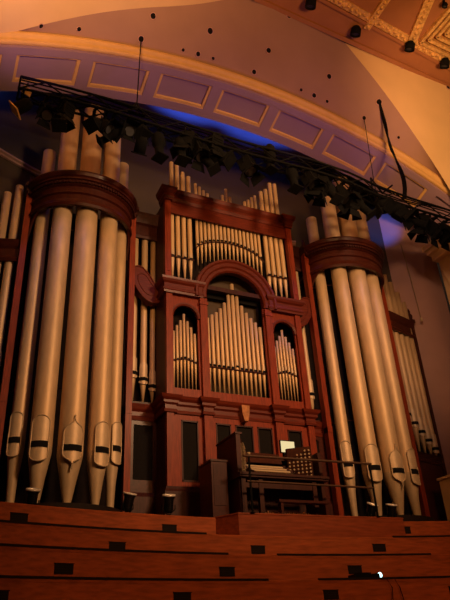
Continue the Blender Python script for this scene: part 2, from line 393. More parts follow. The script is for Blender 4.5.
# ================================================================== ORGAN PIPES
def organ_pipe(x, y, r, zf, zm, zt, label, group, ang=0.0, style=None, m='pipe', cat='organ pipe', foot_r=None, sub=True):
    """foot tip at zf, mouth at zm, open top at zt; ang turns the mouth; style oval/ogee/small"""
    t = thing('organ_pipe', label, cat, (x, y, zf), group)
    n = 28 if r > .15 else (16 if r > .07 else 12)
    fr_ = foot_r or r*.28
    h = zm-zf
    ft = MB().lathe([(0.001, zf), (fr_, zf), (fr_*1.05, zf+.02), (r*.62, zf+h*.45), (r*.96, zf+h*.86), (r, zf+h*.93), (r, zm)], x, y, n)
    if r < .11: ft = MB().lathe([(0.001, zf), (r*.22, zf), (r, zm-.03), (r, zm)], x, y, n)
    part(t, ft, 'foot', 'foot' if r > .15 else m)
    bd = MB().lathe([(r, zm), (r, zm+(zt-zm)*.5), (r, zt), (r*.93, zt), (r*.92, zt-.25), (0.001, zt-.26)], x, y, n)
    part(t, bd, 'pipe_body', m)
    ca, sa = math.cos(ang), math.sin(ang)
    def onp(s, z, rr):      # s = arc distance from the mouth centre, + to the right seen from the hall
        a = -PI/2+ang+s/r
        return Vector((x+rr*math.cos(a), y+rr*math.sin(a), z))
    def patch(poly_rows, rr0, rr1):     # rows [(z, half width)]
        b = MB(); V = []; ns = 6
        for z, hw in poly_rows:
            for k in range(ns+1): V.append(onp(hw*(-1+2*k/ns), z, rr1))
        nr = len(poly_rows)
        b.add(V, [(i*(ns+1)+k, i*(ns+1)+k+1, (i+1)*(ns+1)+k+1, (i+1)*(ns+1)+k) for i in range(nr-1) for k in range(ns)], True)
        V2 = []
        for z, hw in poly_rows: V2 += [onp(-hw, z, rr0), onp(-hw, z, rr1), onp(hw, z, rr1), onp(hw, z, rr0)]
        b.add(V2, [(i*4, i*4+1, i*4+5, i*4+4) for i in range(nr-1)]+[(i*4+2, i*4+3, i*4+7, i*4+6) for i in range(nr-1)])
        return b
    if style in ('oval', 'ogee'):
        W = r*.74
        up, dn = (.62, .34) if style == 'oval' else (.58, .26)
        rows = []
        if style == 'oval':
            for k in range(9):
                a = PI/2*k/8; rows.append((zm-dn+.34*W*0+ (W*.9)*(1-math.cos(a))*.8, max(.004, W*math.sin(a))))
            base = zm-dn; rows = [(base+(W*.85)*(1-math.cos(PI/2*k/8)), max(.004, W*math.sin(PI/2*k/8))) for k in range(9)]
            tz = zm+up; rows += [(tz-(W*.85)*(1-math.sin(PI/2*k/8)), max(.004, W*math.cos(PI/2*k/8))) for k in range(9)]
        else:
            base = zm-dn-.17; tz = zm+up+.12
            cup = [(0, .004), (.09, .03), (.15, .12), (.19, .42), (.23, .72), (.29, .93), (.36, 1)]
            rows = [(base+d, max(.004, w_*W)) for d, w_ in cup]+[(tz-d, max(.004, w_*W)) for d, w_ in reversed(cup)]
        sh = part(t, patch(rows, r*.99, r+.022), 'mouth_shield', 'shield')
        edge = [onp(-hw, z, r+.026) for z, hw in rows]+[onp(hw, z, r+.026) for z, hw in reversed(rows)]
        eb = MB().tube(edge+[edge[0]], .014, 6)
        local(eb, x, y, zf).build('shield_bead', 'foot', sh)
        sl = patch([(zm-.055, W*.9), (zm+.075, W*.9)], r, r+.034)
        part(t, sl, 'mouth_slot', 'dark')
        for sgn in (-1, 1):
            e = MB().tube([onp(sgn*W*.98, zm-.12, r+.03), onp(sgn*W*.98, zm+.16, r+.03)], .016, 6)
            part(t, e, 'mouth_ear', 'shield')
    elif style == 'flat':
        W = r*1.25
        rows = [(zm-.12, W*.6), (zm-.05, W), (zm+.36, W), (zm+.42, W*.85), (zm+.46, W*.4)]
        part(t, patch(rows, r*.99, r+.022), 'mouth_shield', 'shield')
        part(t, patch([(zm-.03, W), (zm+.06, W)], r, r+.034), 'mouth_slot', 'dark')
        for sgn in (-1, 1):
            part(t, MB().tube([onp(sgn*W, zm-.08, r+.02), onp(sgn*W, zm+.1, r+.02)], .012, 5), 'mouth_ear', 'shield')
    elif style == 'small':
        W = r*.7
        part(t, patch([(zm-.012, W), (zm+.045, W)], r, r+.008), 'mouth_slot', 'dark')
        part(t, patch([(zm+.05, W*.8), (zm+.13, W), (zm+.2, W*.5)], r*.99, r+.006), 'mouth_shield', 'shield')
    return t

ORD = ['first', 'second', 'third', 'fourth', 'fifth', 'sixth', 'seventh', 'eighth', 'ninth', 'tenth', 'eleventh', 'twelfth', 'thirteenth',
       'fourteenth', 'fifteenth', 'sixteenth', 'seventeenth', 'eighteenth', 'nineteenth', 'twentieth', 'twenty-first', 'twenty-second',
       'twenty-third', 'twenty-fourth', 'twenty-fifth']
XT, YT = 4.2, .55
tops = {-1: (9.45, 10.7, 10.95, 10.3, 9.65), 1: (9.4, 10.55, 10.9, 10.3, 9.6)}
for sx, side in ((-1, 'left'), (1, 'right')):
    for i, (dx, r) in enumerate(((-1.03, .172), (-.60, .24), (0, .27), (.60, .23), (1.03, .172))):
        y = YT-.74*math.sqrt(max(0, 1-(dx/1.2)**2)) if abs(dx) < .9 else YT-.22
        lab = ('widest front pipe of the %s round tower, with pointed ogee mouth surround' % side) if i == 2 else \
              ('%s big bass pipe from the left in the %s round tower, oval mouth surround' % (ORD[i], side))
        organ_pipe(sx*XT+dx, y, r, .0, (1.36, 1.17, 1.10, 1.14, 1.33)[i], tops[sx][i], lab, 'big pipes of the %s round tower' % side, ang=dx*.45,
                   style='ogee' if i == 2 else 'oval', foot_r=.075)
# upper row of the centre: 4 + 17 + 4
row = [(-1.76, .066), (-1.585, .066), (-1.405, .066), (-1.225, .066)]
row += [(-1.0+2.0*i/16, .047) for i in range(17)]
row += [(1.225, .07), (1.405, .07), (1.585, .07), (1.76, .07)]
lt = [10.05, 10.05, 9.77, 9.66, 9.46, 9.38, 9.28, 9.20]
for i, (x, r) in enumerate(row):
    j = min(i, 24-i)
    big = j < 4
    if big: zf, zm = 5.93, 6.70
    else:
        a = math.sqrt(max(0, 1.0-(x/1.12)**2)); zm = 7.0+.56*a; zf = zm-.66
    if j < 8: zt = lt[j]+(.22 if i > 12 else 0)*(1-j/9)
    elif abs(x) < .05: zt = 9.55
    elif abs(x) < .2: zt = 9.28
    else: zt = 9.14
    if 8 <= j < 11: zt = 9.04
    organ_pipe(x, .12, r, zf, zm, zt, '%s pipe from the left in the tall top row over the central arch' % ORD[i],
               'pipes of the top row over the central arch', style='small', m='pipe_small')
# centre arch fan of 13
ch = [4.93, 5.05, 5.14, 5.28, 5.48, 5.75, 6.12, 5.75, 5.48, 5.28, 5.14, 5.02, 4.9]
for i in range(13):
    x = -.78+1.56*i/12
    lab = 'tallest pipe, in the middle of the fan inside the central arch' if i == 6 else \
          '%s pipe from the left in the fan inside the central arch' % ORD[i]
    organ_pipe(x, .14, .05 if i != 6 else .055, 2.90, 3.62-.09*abs(i-6)/6*0+.05*(i == 6), ch[i]+.06, lab, 'fan of pipes inside the central arch', style='small', m='pipe_small')
for sx, side in ((-1, 'left'), (1, 'right')):
    hh = [4.45, 4.62, 4.78, 4.98, 4.78, 4.62, 4.45]
    for i in range(7):
        x = sx*1.46-.29+.58*i/6
        organ_pipe(x, .12, .036, 2.90, 3.62+.10*(3-abs(i-3))/3, hh[i], '%s slim pipe from the left inside the small %s side arch' % (ORD[i], side),
                   'slim pipes inside the %s side arch' % side, style='small', m='pipe_small')
    for i, (x, r, zm) in enumerate(((2.60, .082, 3.42), (2.33, .088, 3.28), (2.09, .072, 3.12))):
        zt = 7.9
        where = ('nearest the round tower', 'in the middle', 'nearest the central case')[i]
        organ_pipe(sx*x, .78, r, 2.68, zm, zt, 'long pipe %s of the three between %s tower and centre' % (where, side),
                   'long pipes between the %s tower and the centre' % side, style='flat', m='pipe')
# outer flats: line going outward and back
def outer(s, sx): return (sx*(5.78+s*1.24), .62+s*.33)
for sx, side in ((-1, 'left'), (1, 'right')):
    for i, s in enumerate((.06, .28, .50, .72, .92)):
        x, y = outer(s, sx); zm = 3.55-.22*i
        zt = (8.35, 8.1, 7.9, 7.6, 7.3)[i]
        organ_pipe(x, y+.04, .105, 2.0, zm-.45, zt, '%s pipe outward from the %s round tower in the outer wing' % (ORD[i], side),
                   'pipes of the %s outer wing' % side, style='flat', m='pipe')

# ================================================================== ORGAN CASE
# --- round towers
def ell(a, b, cx, cy, t0=0, t1=PI, n=40):
    return [(cx-a*math.cos(t0+(t1-t0)*i/n), cy-b*math.sin(t0+(t1-t0)*i/n)) for i in range(n+1)]
for sx, side in ((-1, 'left'), (1, 'right')):
    cx_ = sx*XT
    t = thing('organ_tower', 'round projecting %s tower of the mahogany organ case with curved crown cornice' % side, 'organ case', (cx_, YT, FZ),
              'round towers of the organ case')
    P = ell(1.32, 1.12, cx_, YT)
    P = [(cx_-1.32, YT+.4)]+P+[(cx_+1.32, YT+.4)]
    cr = MB().sweep(P, [(-.06, 7.235), (.03, 7.220), (.06, 7.285), (.03, 7.340), (.0, 7.440), (-.0, 7.575), (.05, 7.605), (.05, 7.665), (.01, 7.695), (.01, 7.815), (.07, 7.845), (.07, 7.965),
                              (.13, 7.980), (.13, 8.040), (.17, 8.070), (.20, 8.145), (.20, 8.190), (.1, 8.205), (-.06, 8.205)])
    crn = part(t, cr, 'crown_cornice', 'wood_c')
    D = MB(); Q = ell(1.41, 1.21, cx_, YT, n=54)
    for i in range(1, 54):
        tx = Vector(Q[i+1])-Vector(Q[i-1]); a = math.atan2(tx.y, tx.x); x, y = Q[i]
        D.box(x-.026, x+.026, y-.035, y+.035, 7.86, 7.935, a, (x, y, 0))
    part(crn, D, 'dentil_band', 'wood_d')
    # haunches of the curved opening
    for e in (0, 1):
        H = MB(); V = []; K = 14
        for k in range(K+1):
            tt = (.0+.62*k/K) if e == 0 else (PI-.62*k/K)
            x, y = cx_-1.32*math.cos(tt), YT-1.12*math.sin(tt)
            zb = 7.26-.66*(1-k/K)**2.2
            nx, ny = -math.cos(tt), -math.sin(tt)
            for o, z in ((0, 7.40), (0, zb), (-.05, zb), (-.05, 7.40)): V.append((x+nx*o, y+ny*o, z))
        H.add(V, [(k*4+j, k*4+(j+1) % 4, k*4+4+(j+1) % 4, k*4+4+j) for k in range(K) for j in range(4)])
        part(t, H, 'haunch', 'wood_c')
    for s2 in (-1, 1):
        xp = cx_+s2*1.40
        p = MB().box(xp-.075, xp+.075, .36, .56, FZ, 8.0)
        p.box(xp-.08, xp+.08, .35, .58, FZ, .1); p.box(xp-.075, xp+.075, .35, .58, 2.25, 2.4)
        po = part(t, p, 'post', 'wood')
        c = MB().box(xp-.10, xp+.10, .30, .58, 8.0, 8.14); c.box(xp-.13, xp+.13, .26, .58, 8.14, 8.25)
        c.prism([(xp-.06, 8.0), (xp+.06, 8.0), (xp+.05, 7.9), (xp-.05, 7.9)], .28, .38)
        c.lathe([(.03, 8.25), (.06, 8.02), (.07, 8.40), (.03, 8.48), (.045, 8.54), (.001, 8.02)], xp, .42, 10)
        part(po, c, 'post_cap', 'wood_d')
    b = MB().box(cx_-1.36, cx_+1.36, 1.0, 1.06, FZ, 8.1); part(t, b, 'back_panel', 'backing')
    b = MB(); Pp = ell(1.36, 1.22, cx_, YT, n=30); V = [(x, y, z) for z in (FZ, -.03) for x, y in Pp]; n = len(Pp)
    b.add(V, [(i, i+1, n+i+1, n+i) for i in range(n-1)]+[tuple(range(n, 2*n)), tuple(range(n))[::-1], (0, n, 2*n-1, n-1)])
    part(t, b, 'plinth', 'seam')
    for zr in (2.6, 6.9):
        part(t, MB().tube([(x, y+.26, zr) for x, y in ell(1.25, .72, cx_, YT, .15, PI-.15, 16)], .02, 6), 'pipe_stay', 'wood_d')

# --- central case
t = thing('organ_case', 'central mahogany organ case with big round arch, between the two round towers', 'organ case', (0, 0, FZ))
CC = t
for sx in (-1, 1):
    p = MB().box(sx*1.95-.085, sx*1.95+.085, -.09, .06, 5.95, 8.45); p.box(sx*1.95-.04, sx*1.95+.04, -.105, -.09, 6.1, 8.3)
    part(t, p, 'upper_pilaster', 'wood')
    p = MB().box(sx*1.92-.085, sx*1.92+.085, -.07, .06, 2.62, 5.45); part(t, p, 'pilaster', 'wood')
    p = MB().box(sx*.97-.10, sx*.97+.10, -.09, .08, 2.62, 5.45); p.box(sx*.97-.12, sx*.97+.12, -.11, .08, 5.25, 5.33); part(t, p, 'pilaster', 'wood')
# front board with the three arches
def hole(x):
    ax = abs(x)
    if ax < .84: return (2.88, 5.58+math.sqrt(max(0, .87**2-x*x)))
    if 1.12 < ax < 1.80: return (2.88, 4.83+math.sqrt(max(0, .34**2-(ax-1.46)**2)))
    return None
xs_ = sorted(set([round(v, 4) for v in [-2.0, 2.0, -.84, .84, -1.12, -1.8, 1.12, 1.8]+[-.84+1.68*i/28 for i in range(29)]
      + [s*(1.12+.68*i/14) for i in range(15) for s in (-1, 1)]]))
part(t, board(MB(), [x for x in xs_ if abs(x) >= .84-1e-6 and x < 0]+[], 2.62, 5.50, hole, .0, .06), 'front_board', 'wood')
part(t, board(MB(), [x for x in xs_ if abs(x) >= .84-1e-6 and x > 0], 2.62, 5.50, hole, .0, .06), 'front_board', 'wood')
part(t, MB().box(-.84, .84, 0, .06, 2.62, 2.88), 'front_board', 'wood')
# arch ring moulding
def ring(cx_, cz, prof, a0, a1, n):     # prof [(r, y)]
    b = MB(); m_ = len(prof); V = []
    for i in range(n+1):
        a = a0+(a1-a0)*i/n
        for r, y in prof: V.append((cx_+r*math.cos(a), y, cz+r*math.sin(a)))
    b.add(V, [(i*m_+j, i*m_+(j+1) % m_, (i+1)*m_+(j+1) % m_, (i+1)*m_+j) for i in range(n) for j in range(m_)])
    b.add(V[:m_], [tuple(range(m_))]); b.add(V[-m_:], [tuple(range(m_))[::-1]])
    return b
rg = ring(0, 5.58, [(.86, .08), (.86, -.06), (.90, -.10), (.98, -.10), (1.02, -.14), (1.12, -.14), (1.16, -.18), (1.22, -.18), (1.24, -.10), (1.24, .08)], -.10, PI+.10, 40)
part(t, rg, 'arch_ring', 'wood_h')
for sx in (-1, 1):
    rg = ring(sx*1.46, 4.83, [(.33, .04), (.33, -.03), (.37, -.05), (.41, -.05), (.42, .04)], 0, PI, 20)
    part(t, rg, 'small_arch_ring', 'wood_h')
    # short cornice beside the arch with its returns
    x0, x1 = 1.02, 2.06
    pth = [(x0, .1), (x0, -.10), (x1, -.10), (x1, .7)] if sx > 0 else [(-x1, .7), (-x1, -.10), (-x0, -.10), (-x0, .1)]
    part(t, MB().sweep(pth, [(-.08, 5.44), (.02, 5.44), (.03, 5.50), (.05, 5.52), (.05, 5.56), (.01, 5.60), (.01, 5.72), (.06, 5.76), (.09, 5.82), (.10, 5.88), (-.08, 5.90)]), 'impost_cornice', 'wood_h')
    # side return of the case
    part(t, MB().box(sx*1.98-.03, sx*1.98+.03, .06, .82, FZ, 8.5), 'side_panel', 'wood_d')  # darker wood paints in the shade on the return
# top cornice and frieze
part(t, MB().box(-2.0, 2.0, -.03, .03, 8.08, 8.55), 'frieze_board', 'wood_h')
pth = [(-2.04, .3), (-2.04, -.12), (-1.84, -.12), (-1.84, -.03), (1.84, -.03), (1.84, -.12), (2.04, -.12), (2.04, .3)]
part(t, MB().sweep(pth, [(-.06, 8.46), (.02, 8.46), (.03, 8.52), (.05, 8.56), (.05, 8.64), (.08, 8.68), (.11, 8.72), (.13, 8.80), (.14, 8.84), (-.06, 8.84)]), 'top_cornice', 'wood_h')
# pipe-foot rail of the upper row following the arch and rack line
V = MB(); 
prv = None
rail_pts = [(-1.84, .05, 6.68), (-1.14, .05, 6.68)]; V = MB().tube(rail_pts, .022, 6)
V.tube([(x, .055, 6.95+.56*math.sqrt(max(0, 1-(min(abs(x), 1.08)/1.12)**2))) for x in [-1.08+2.16*i/24 for i in range(25)]], .018, 6)
V.tube([(1.14, .05, 6.68), (1.84, .05, 6.68)], .022, 6)
part(t, V, 'pipe_rack', 'wood_d')
part(t, MB().tube([(-.84, .08, 3.58), (.84, .08, 3.58)], .02, 6), 'pipe_rack', 'wood_d')
for sx in (-1, 1): part(t, MB().tube([(sx*1.46-.34, .075, 3.62), (sx*1.46, .075, 3.70), (sx*1.46+.34, .075, 3.62)], .014, 6), 'pipe_rack', 'wood_d')
part(t, MB().box(-1.86, 1.86, .02, .2, 5.82, 5.95), 'pipe_sill', 'wood_d')
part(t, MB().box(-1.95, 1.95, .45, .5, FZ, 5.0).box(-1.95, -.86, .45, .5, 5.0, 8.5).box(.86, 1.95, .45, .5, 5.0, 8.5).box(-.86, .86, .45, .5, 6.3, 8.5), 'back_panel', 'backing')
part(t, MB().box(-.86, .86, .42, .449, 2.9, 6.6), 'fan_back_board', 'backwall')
# horizontal dark flue chest inside the top of the centre arch
part(t, MB().box(-.84, .84, .26, .40, 5.70, 5.92), 'chest_beam', 'dark')
# lower cornice with jogs at the pilasters
pth = [(-2.06, .82), (-2.06, -.10), (-1.78, -.10), (-1.78, -.02), (-1.10, -.02), (-1.10, -.14), (-.84, -.14), (-.84, .0), (.84, .0), (.84, -.14), (1.10, -.14), (1.10, -.02), (1.78, -.02), (1.78, -.10), (2.06, -.10), (2.06, .82)]
part(t, MB().sweep(pth, [(-.05, 2.22), (.02, 2.22), (.03, 2.27), (.0, 2.30), (.0, 2.40), (.05, 2.44), (.05, 2.50), (.10, 2.55), (.13, 2.62), (-.05, 2.62)]), 'waist_cornice', 'wood_h')
part(t, MB().prism([(-.11, 2.54), (.11, 2.54), (.09, 2.30), (.05, 2.14), (-.05, 2.14), (-.09, 2.30)], -.20, .0), 'keystone', 'carved')
# lower storey: frame with dark panels
pan = [(-1.63, -1.20, .65, 2.08), (-.74, -.34, .65, 2.08), (-.22, .26, .65, 2.08), (.38, .80, .65, 2.08), (1.24, 1.66, .65, 2.08)]
def hole2(x):
    for a, b, z0, z1 in pan:
        if a < x < b: return (z0, z1)
xx = sorted([-2.0, 2.0]+[v for a, b, _, _ in pan for v in (a, b)])
part(t, board(MB(), xx, FZ, 2.24, hole2, .0, .06), 'panel_frame', 'wood')
for a, b, z0, z1 in pan:
    o = part(t, MB().box(a, b, .035, .05, z0, z1), 'inset_panel', 'grille')
    fr = MB()
    for (xa, xb, za, zb) in ((a, b, z1-.035, z1), (a, b, z0, z0+.035), (a, a+.03, z0, z1), (b-.03, b, z0, z1)): fr.box(xa, xb, -.015, .03, za, zb)
    local(fr, 0, 0, FZ).build('panel_bead', 'wood_d', o)
for sx in (-1, 1):
    part(t, MB().box(sx*.97-.11, sx*.97+.11, -.12, .0, FZ, 2.24), 'lower_pilaster', 'wood')
    part(t, MB().box(sx*1.92-.09, sx*1.92+.09, -.08, .0, FZ, 2.24), 'lower_pilaster', 'wood')
pth2 = [(-2.04, .82), (-2.04, -.10), (2.04, -.10), (2.04, .82)]
part(t, MB().sweep(pth2, [(-.06, FZ), (.05, FZ), (.05, .40), (.02, .46), (.0, .52), (-.06, .52)]), 'base_moulding', 'wood_d')

# --- flats between towers and centre
SW = [(-2.80, 6.32), (-2.56, 6.42), (-2.33, 6.20), (-2.17, 5.93), (-2.04, 5.80), (-1.97, 5.60), (-2.05, 5.36), (-2.31, 5.33), (-2.58, 5.56), (-2.80, 6.0)]
for sx, side in ((-1, 'left'), (1, 'right')):
    t = thing('organ_flat', 'narrow mahogany case bay with scrolled band between %s tower and centre' % side, 'organ case', (sx*2.4, .7, FZ),
              'narrow bays beside the central case')
    X = lambda a, b: (min(sx*a, sx*b), max(sx*a, sx*b))
    a, b = X(2.0, 2.78)
    pth = [(a, .66), (b, .66)]
    part(t, MB().sweep(pth, [(-.06, 7.50), (.02, 7.50), (.03, 7.58), (.0, 7.62), (.0, 7.95), (.05, 8.0), (.09, 8.1), (.13, 8.2), (.16, 8.3), (-.06, 8.3)]), 'cornice', 'wood_d')
    poly = [(-sx*x, z) for x, z in SW]
    sw = part(t, MB().prism(poly, .40, .60), 'scroll_band', 'wood_h')
    rings = MB(); P3 = [Vector((x, .395, z)) for x, z in poly]
    P3 = smooth_poly(P3+[P3[0]], 1); rings.tube(P3+[P3[0]], .022, 6)
    c = sum((Vector((x, 0, z)) for x, z in poly), Vector())/len(poly)
    Q = [Vector((c.x+(p.x-c.x)*.6, .396, c.z+(p.z-c.z)*.6)) for p in P3]; rings.tube(Q+[Q[0]], .014, 6)
    local(rings, sx*2.4, .7, FZ).build('scroll_bead', 'wood_h', sw)
    part(t, MB().sweep(pth, [(-.04, 2.20), (.02, 2.20), (.04, 2.28), (.0, 2.32), (.0, 2.42), (.05, 2.48), (.09, 2.60), (-.04, 2.60)]), 'waist_cornice', 'wood_h')
    pa, pb = X(2.10, 2.58)
    fb = board(MB(), sorted([a, pa, pb, b]), FZ, 2.22, lambda x: (.8, 2.1) if pa < x < pb else None, .66, .72)
    part(t, fb, 'panel_frame', 'wood_c')  # darker wood paints in the shade of the lower storey
    part(t, MB().box(pa, pb, .69, .71, .8, 2.1), 'inset_panel', 'grille')
    part(t, MB().sweep(pth, [(-.03, FZ), (.06, FZ), (.06, .42), (.0, .52), (-.03, .52)]), 'base_moulding', 'wood_d')
    part(t, MB().box(a, b, .66, .9, 2.58, 2.68), 'pipe_sill', 'wood_d')
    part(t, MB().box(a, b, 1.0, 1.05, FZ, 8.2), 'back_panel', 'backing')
# --- outer wings
for sx, side in ((-1, 'left'), (1, 'right')):
    t = thing('organ_wing', 'outer %s wing of the organ case with a single mid-height cornice' % side, 'organ case', (sx*6.3, .8, FZ), 'outer wings of the organ case')
    p0, p1 = (sx*5.68, .50), (sx*7.06, .90)
    pth = [p0, p1] if sx > 0 else [p1, p0]
    prof = [(-.04, 5.92), (.03, 5.92), (.06, 5.99), (.03, 6.03), (.0, 6.07), (.0, 6.28), (.05, 6.34), (.09, 6.42), (.13, 6.50), (-.04, 6.50)]
    part(t, MB().sweep(pth, prof), 'cornice', 'wood_c')
    ex, ey = outer(1.03, sx)
    en = MB().box(ex-.05, ex+.05, ey-.1, ey+.06, FZ, 6.55); part(t, en, 'end_post', 'wood_d')
    c = MB().box(ex-.09, ex+.09, ey-.16, ey+.06, 6.5, 6.62); c.lathe([(.03, 6.62), (.08, 6.7), (.09, 6.8), (.03, 6.88), (.05, 6.95), (.001, 7.1)], ex, ey-.05, 8)
    part(t, c, 'finial', 'wood_d')
    part(t, MB().sweep(pth, [(-.04, 1.72), (.03, 1.72), (.05, 1.80), (.0, 1.84), (.02, 1.92), (.07, 1.98), (-.04, 1.98)]), 'waist_cornice', 'wood_d')
    V = [(x, y, z) for z in (FZ, 1.74) for x, y in (p0, p1, (p1[0], p1[1]+.05), (p0[0], p0[1]+.05))]
    part(t, MB().add(V, [(0, 1, 2, 3), (4, 5, 6, 7), (0, 1, 5, 4), (1, 2, 6, 5), (2, 3, 7, 6), (3, 0, 4, 7)]), 'lower_panel', 'wood_d')
    off = .34
    V = [(x, y+off, z) for z in (FZ, 6.4) for x, y in (p0, p1, (p1[0], p1[1]+.02), (p0[0], p0[1]+.02))]
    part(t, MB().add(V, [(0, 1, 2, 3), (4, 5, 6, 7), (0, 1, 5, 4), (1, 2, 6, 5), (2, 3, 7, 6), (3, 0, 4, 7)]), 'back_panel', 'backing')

# ================================================================== CHOIR STALLS (tiers in front of the stage)
RS = 19.0
def arc(yc, a0, a1, n=48):      # concave towards the hall, middle at y = yc
    return [(RS*math.sin(a0+(a1-a0)*i/n), yc-RS+RS*math.cos(a0+(a1-a0)*i/n)) for i in range(n+1)]
tiers = [(-1.42, -.385, 'uppermost'), (-2.02, -.80, 'second'), (-2.64, -1.225, 'third'), (-3.32, -1.705, 'fourth'), (-4.05, -2.20, 'lowest visible')]
vents = [[(15.5, 518), (169.5, 529), (408, 530.5)], [(117, 547), (258, 550), (379.5, 548)], [(65, 569), (226, 572), (352, 570)], [(2, 597), (181.5, 598), (325.5, 595), (447.5, 591)], []]
seams = [[(-60, 520)], [(-60, 207), (395, 520)], [(-60, 228), (277, 430)], [(-60, 266), (315, 520)], [(-60, 520)]]
def x_at(u, yc, z):      # world x where the tier face is seen at photo column u
    x = 0
    for _ in range(8):
        y = yc-RS+math.sqrt(RS*RS-x*x); x = on_y(u, 550, y).x
    return x
for k, (yc, zt, nm) in enumerate(tiers):
    zb = (tiers[k+1][1] if k+1 < len(tiers) else zt-.5)-.12
    A9 = .50
    t = thing('choir_stall', '%s curved orange-brown wooden stall front below the organ' % nm if k else 'uppermost curved wooden stall front directly under the organ pipes',
              'choir stall', (0, yc, zb), 'curved stall fronts below the organ')
    pth = arc(yc, -A9, A9)
    part(t, MB().sweep(pth, [(0, zb), (0, zt-.05), (-.06, zt-.05), (-.06, zb)]), 'front_panel', 'stall')
    for u0, u1 in ([(-60, 520)]):
        part(t, MB().sweep(pth, [(-.01, zt-.05), (.004, zt-.05), (.006, zt-.01), (.0, zt), (-.50, zt), (-.50, zt-.05)]), 'cap_rail', 'stall')
    if k:
        for u0, u1 in seams[k]:
            xa, xb = x_at(u0, yc, zt), x_at(u1, yc, zt)
            xa = max(xa, -8.6); xb = min(xb, 8.6)
            pp = arc(yc, math.asin(xa/RS), math.asin(xb/RS), 30)
            part(t, MB().sweep(pp, [(-.002, zt-.01), (.012, zt-.01), (.012, zt+.025), (-.02, zt+.025), (-.02, zt-.01)]), 'shadow_strip', 'seam')  # dark strip painted in for the shadow line along the rail
    for u, v in vents[k]:
        x = x_at(u, yc, zt); y = yc-RS+math.sqrt(RS*RS-x*x); z = on_y(u, v, y).z
        a = -math.asin(x/RS)
        vb = MB().box(x-.15, x+.15, y-.012, y+.01, z-.07, z+.07, a, (x, y, 0))
        ve = part(t, vb, 'vent_grille', 'seam')
        sl = MB()
        for j in range(4): sl.box(x-.14, x+.14, y-.016, y-.01, z-.052+j*.034, z-.046+j*.034, a, (x, y, 0))
        sl.box(x-.16, x+.16, y-.018, y, z+.07, z+.08, a, (x, y, 0))
        local(sl, 0, yc, zb).build('vent_slats', 'grille', ve)
# console platform
mb = MB(); P0 = [(-1.55, -1.42), (-1.25, -1.97), (2.72, -1.99), (2.85, -1.42)]
V = [(x, y, z) for z in (-.80, -.385) for x, y in P0]
mb.add(V, [(3, 2, 1, 0), (4, 5, 6, 7), (0, 1, 5, 4), (1, 2, 6, 5), (2, 3, 7, 6), (3, 0, 4, 7)])
t = thing('console_platform', 'raised wooden platform carrying the organ console', 'platform', (0.5, -1.7, -.80))
part(t, mb, 'platform_box', 'platform')
part(t, MB().sweep(P0, [(-.02, -.40), (.008, -.40), (.010, -.385), (.006, -.37), (-.02, -.37)]), 'nosing', 'platform')
PZ = -.37
# ================================================================== CONSOLE
t = thing('organ_console', 'dark mahogany organ console with stacked keyboards and ivory stop knobs', 'organ console', (0, -1.3, PZ))
CY = -1.62
def cs(mb, name, m, label=None): return part(t, mb, name, m, label)
cs(MB().box(-1.02, 1.06, -.62, -.55, PZ, 1.02), 'back_panel', 'console')
for xx_ in (-1.0, .98): cs(MB().box(xx_, xx_+.08, -1.60, -.55, PZ, .50), 'side_panel', 'console')
cs(MB().box(-1.04, 1.12, -1.72, -.55, .40, .50).box(-1.04, 1.12, -1.75, -1.69, .44, .48), 'key_desk', 'console')
cs(MB().box(-.98, .90, -1.02, -.98, PZ, .42), 'knee_panel', 'console')
for xx_ in (-.98, -.58, .72): cs(MB().box(xx_, xx_+.10, -1.66, -1.56, PZ, .42), 'leg', 'console')
cs(MB().box(-.96, .82, -1.64, -1.58, .20, .30), 'front_rail', 'console')
for j in range(4):
    y0 = -1.58+.15*j; z0 = .52+.085*j
    kb = cs(MB().box(-.60, .34, y0, y0+.20, z0, z0+.035), 'keyboard', 'ivory')
    sh = MB(); pat = [1, 1, 0, 1, 1, 1, 0]
    for i in range(36):
        if pat[i % 7]: x = -.585+i*.0258; sh.box(x, x+.012, y0+.06, y0+.18, z0+.036, z0+.048)
    local(sh, 0, -1.3, PZ).build('sharp_keys', 'blackgl', kb, kind='stuff')
    cs(MB().box(-.66, .40, y0+.02, y0+.2, z0-.045, z0), 'key_slip', 'console')
    for xx_ in (-.68, .34): cs(MB().box(xx_, xx_+.06, y0, y0+.2, z0-.03, z0+.06), 'key_cheek', 'console')
# stop jambs (angled boards with rows of knobs)
for sx in (-1, 1):
    x0, y0, x1, y1 = (-.91, -1.55, -.64, -1.12) if sx < 0 else (.50, -1.10, .94, -1.42)
    V = [(x0, y0, .50), (x1, y1, .50), (x1, y1+.06, .50), (x0, y0+.06, .50)]
    zt_ = 1.30 if sx < 0 else 1.24
    V += [(x, y, zt_) for x, y, _ in V]
    jb = cs(MB().add(V, [(3, 2, 1, 0), (4, 5, 6, 7), (0, 1, 5, 4), (1, 2, 6, 5), (2, 3, 7, 6), (3, 0, 4, 7)]), 'stop_jamb', 'console')
    d = Vector((x1-x0, y1-y0, 0)); L = d.length; d.normalize(); nn = Vector((d.y, -d.x, 0))
    for i in range(6 if sx > 0 else 5):
        for r_ in range(8):
            c = Vector((x0, y0, 0))+d*(L*(i+.5)/(6 if sx > 0 else 5)); z = .58+r_*.08
            if sx > 0 and z > .9+ .34*(i+1)/6: continue
            kn = MB().tube([c+nn*.0+Vector((0, 0, z)), c+nn*.05+Vector((0, 0, z)), c+nn*.055+Vector((0, 0, z)), c+nn*.07+Vector((0, 0, z))], [.008, .008, .02, .02], 8)
            local(kn, 0, -1.3, PZ).build('stop_knob', 'ivory', jb)
cs(MB().box(-1.02, -.92, -1.60, -.60, .50, 1.32).box(-1.04, -.88, -1.62, -.60, 1.32, 1.36), 'end_cheek', 'wood_c')
cs(MB().box(.98, 1.06, -1.60, -.60, .50, 1.05), 'end_cheek', 'console')
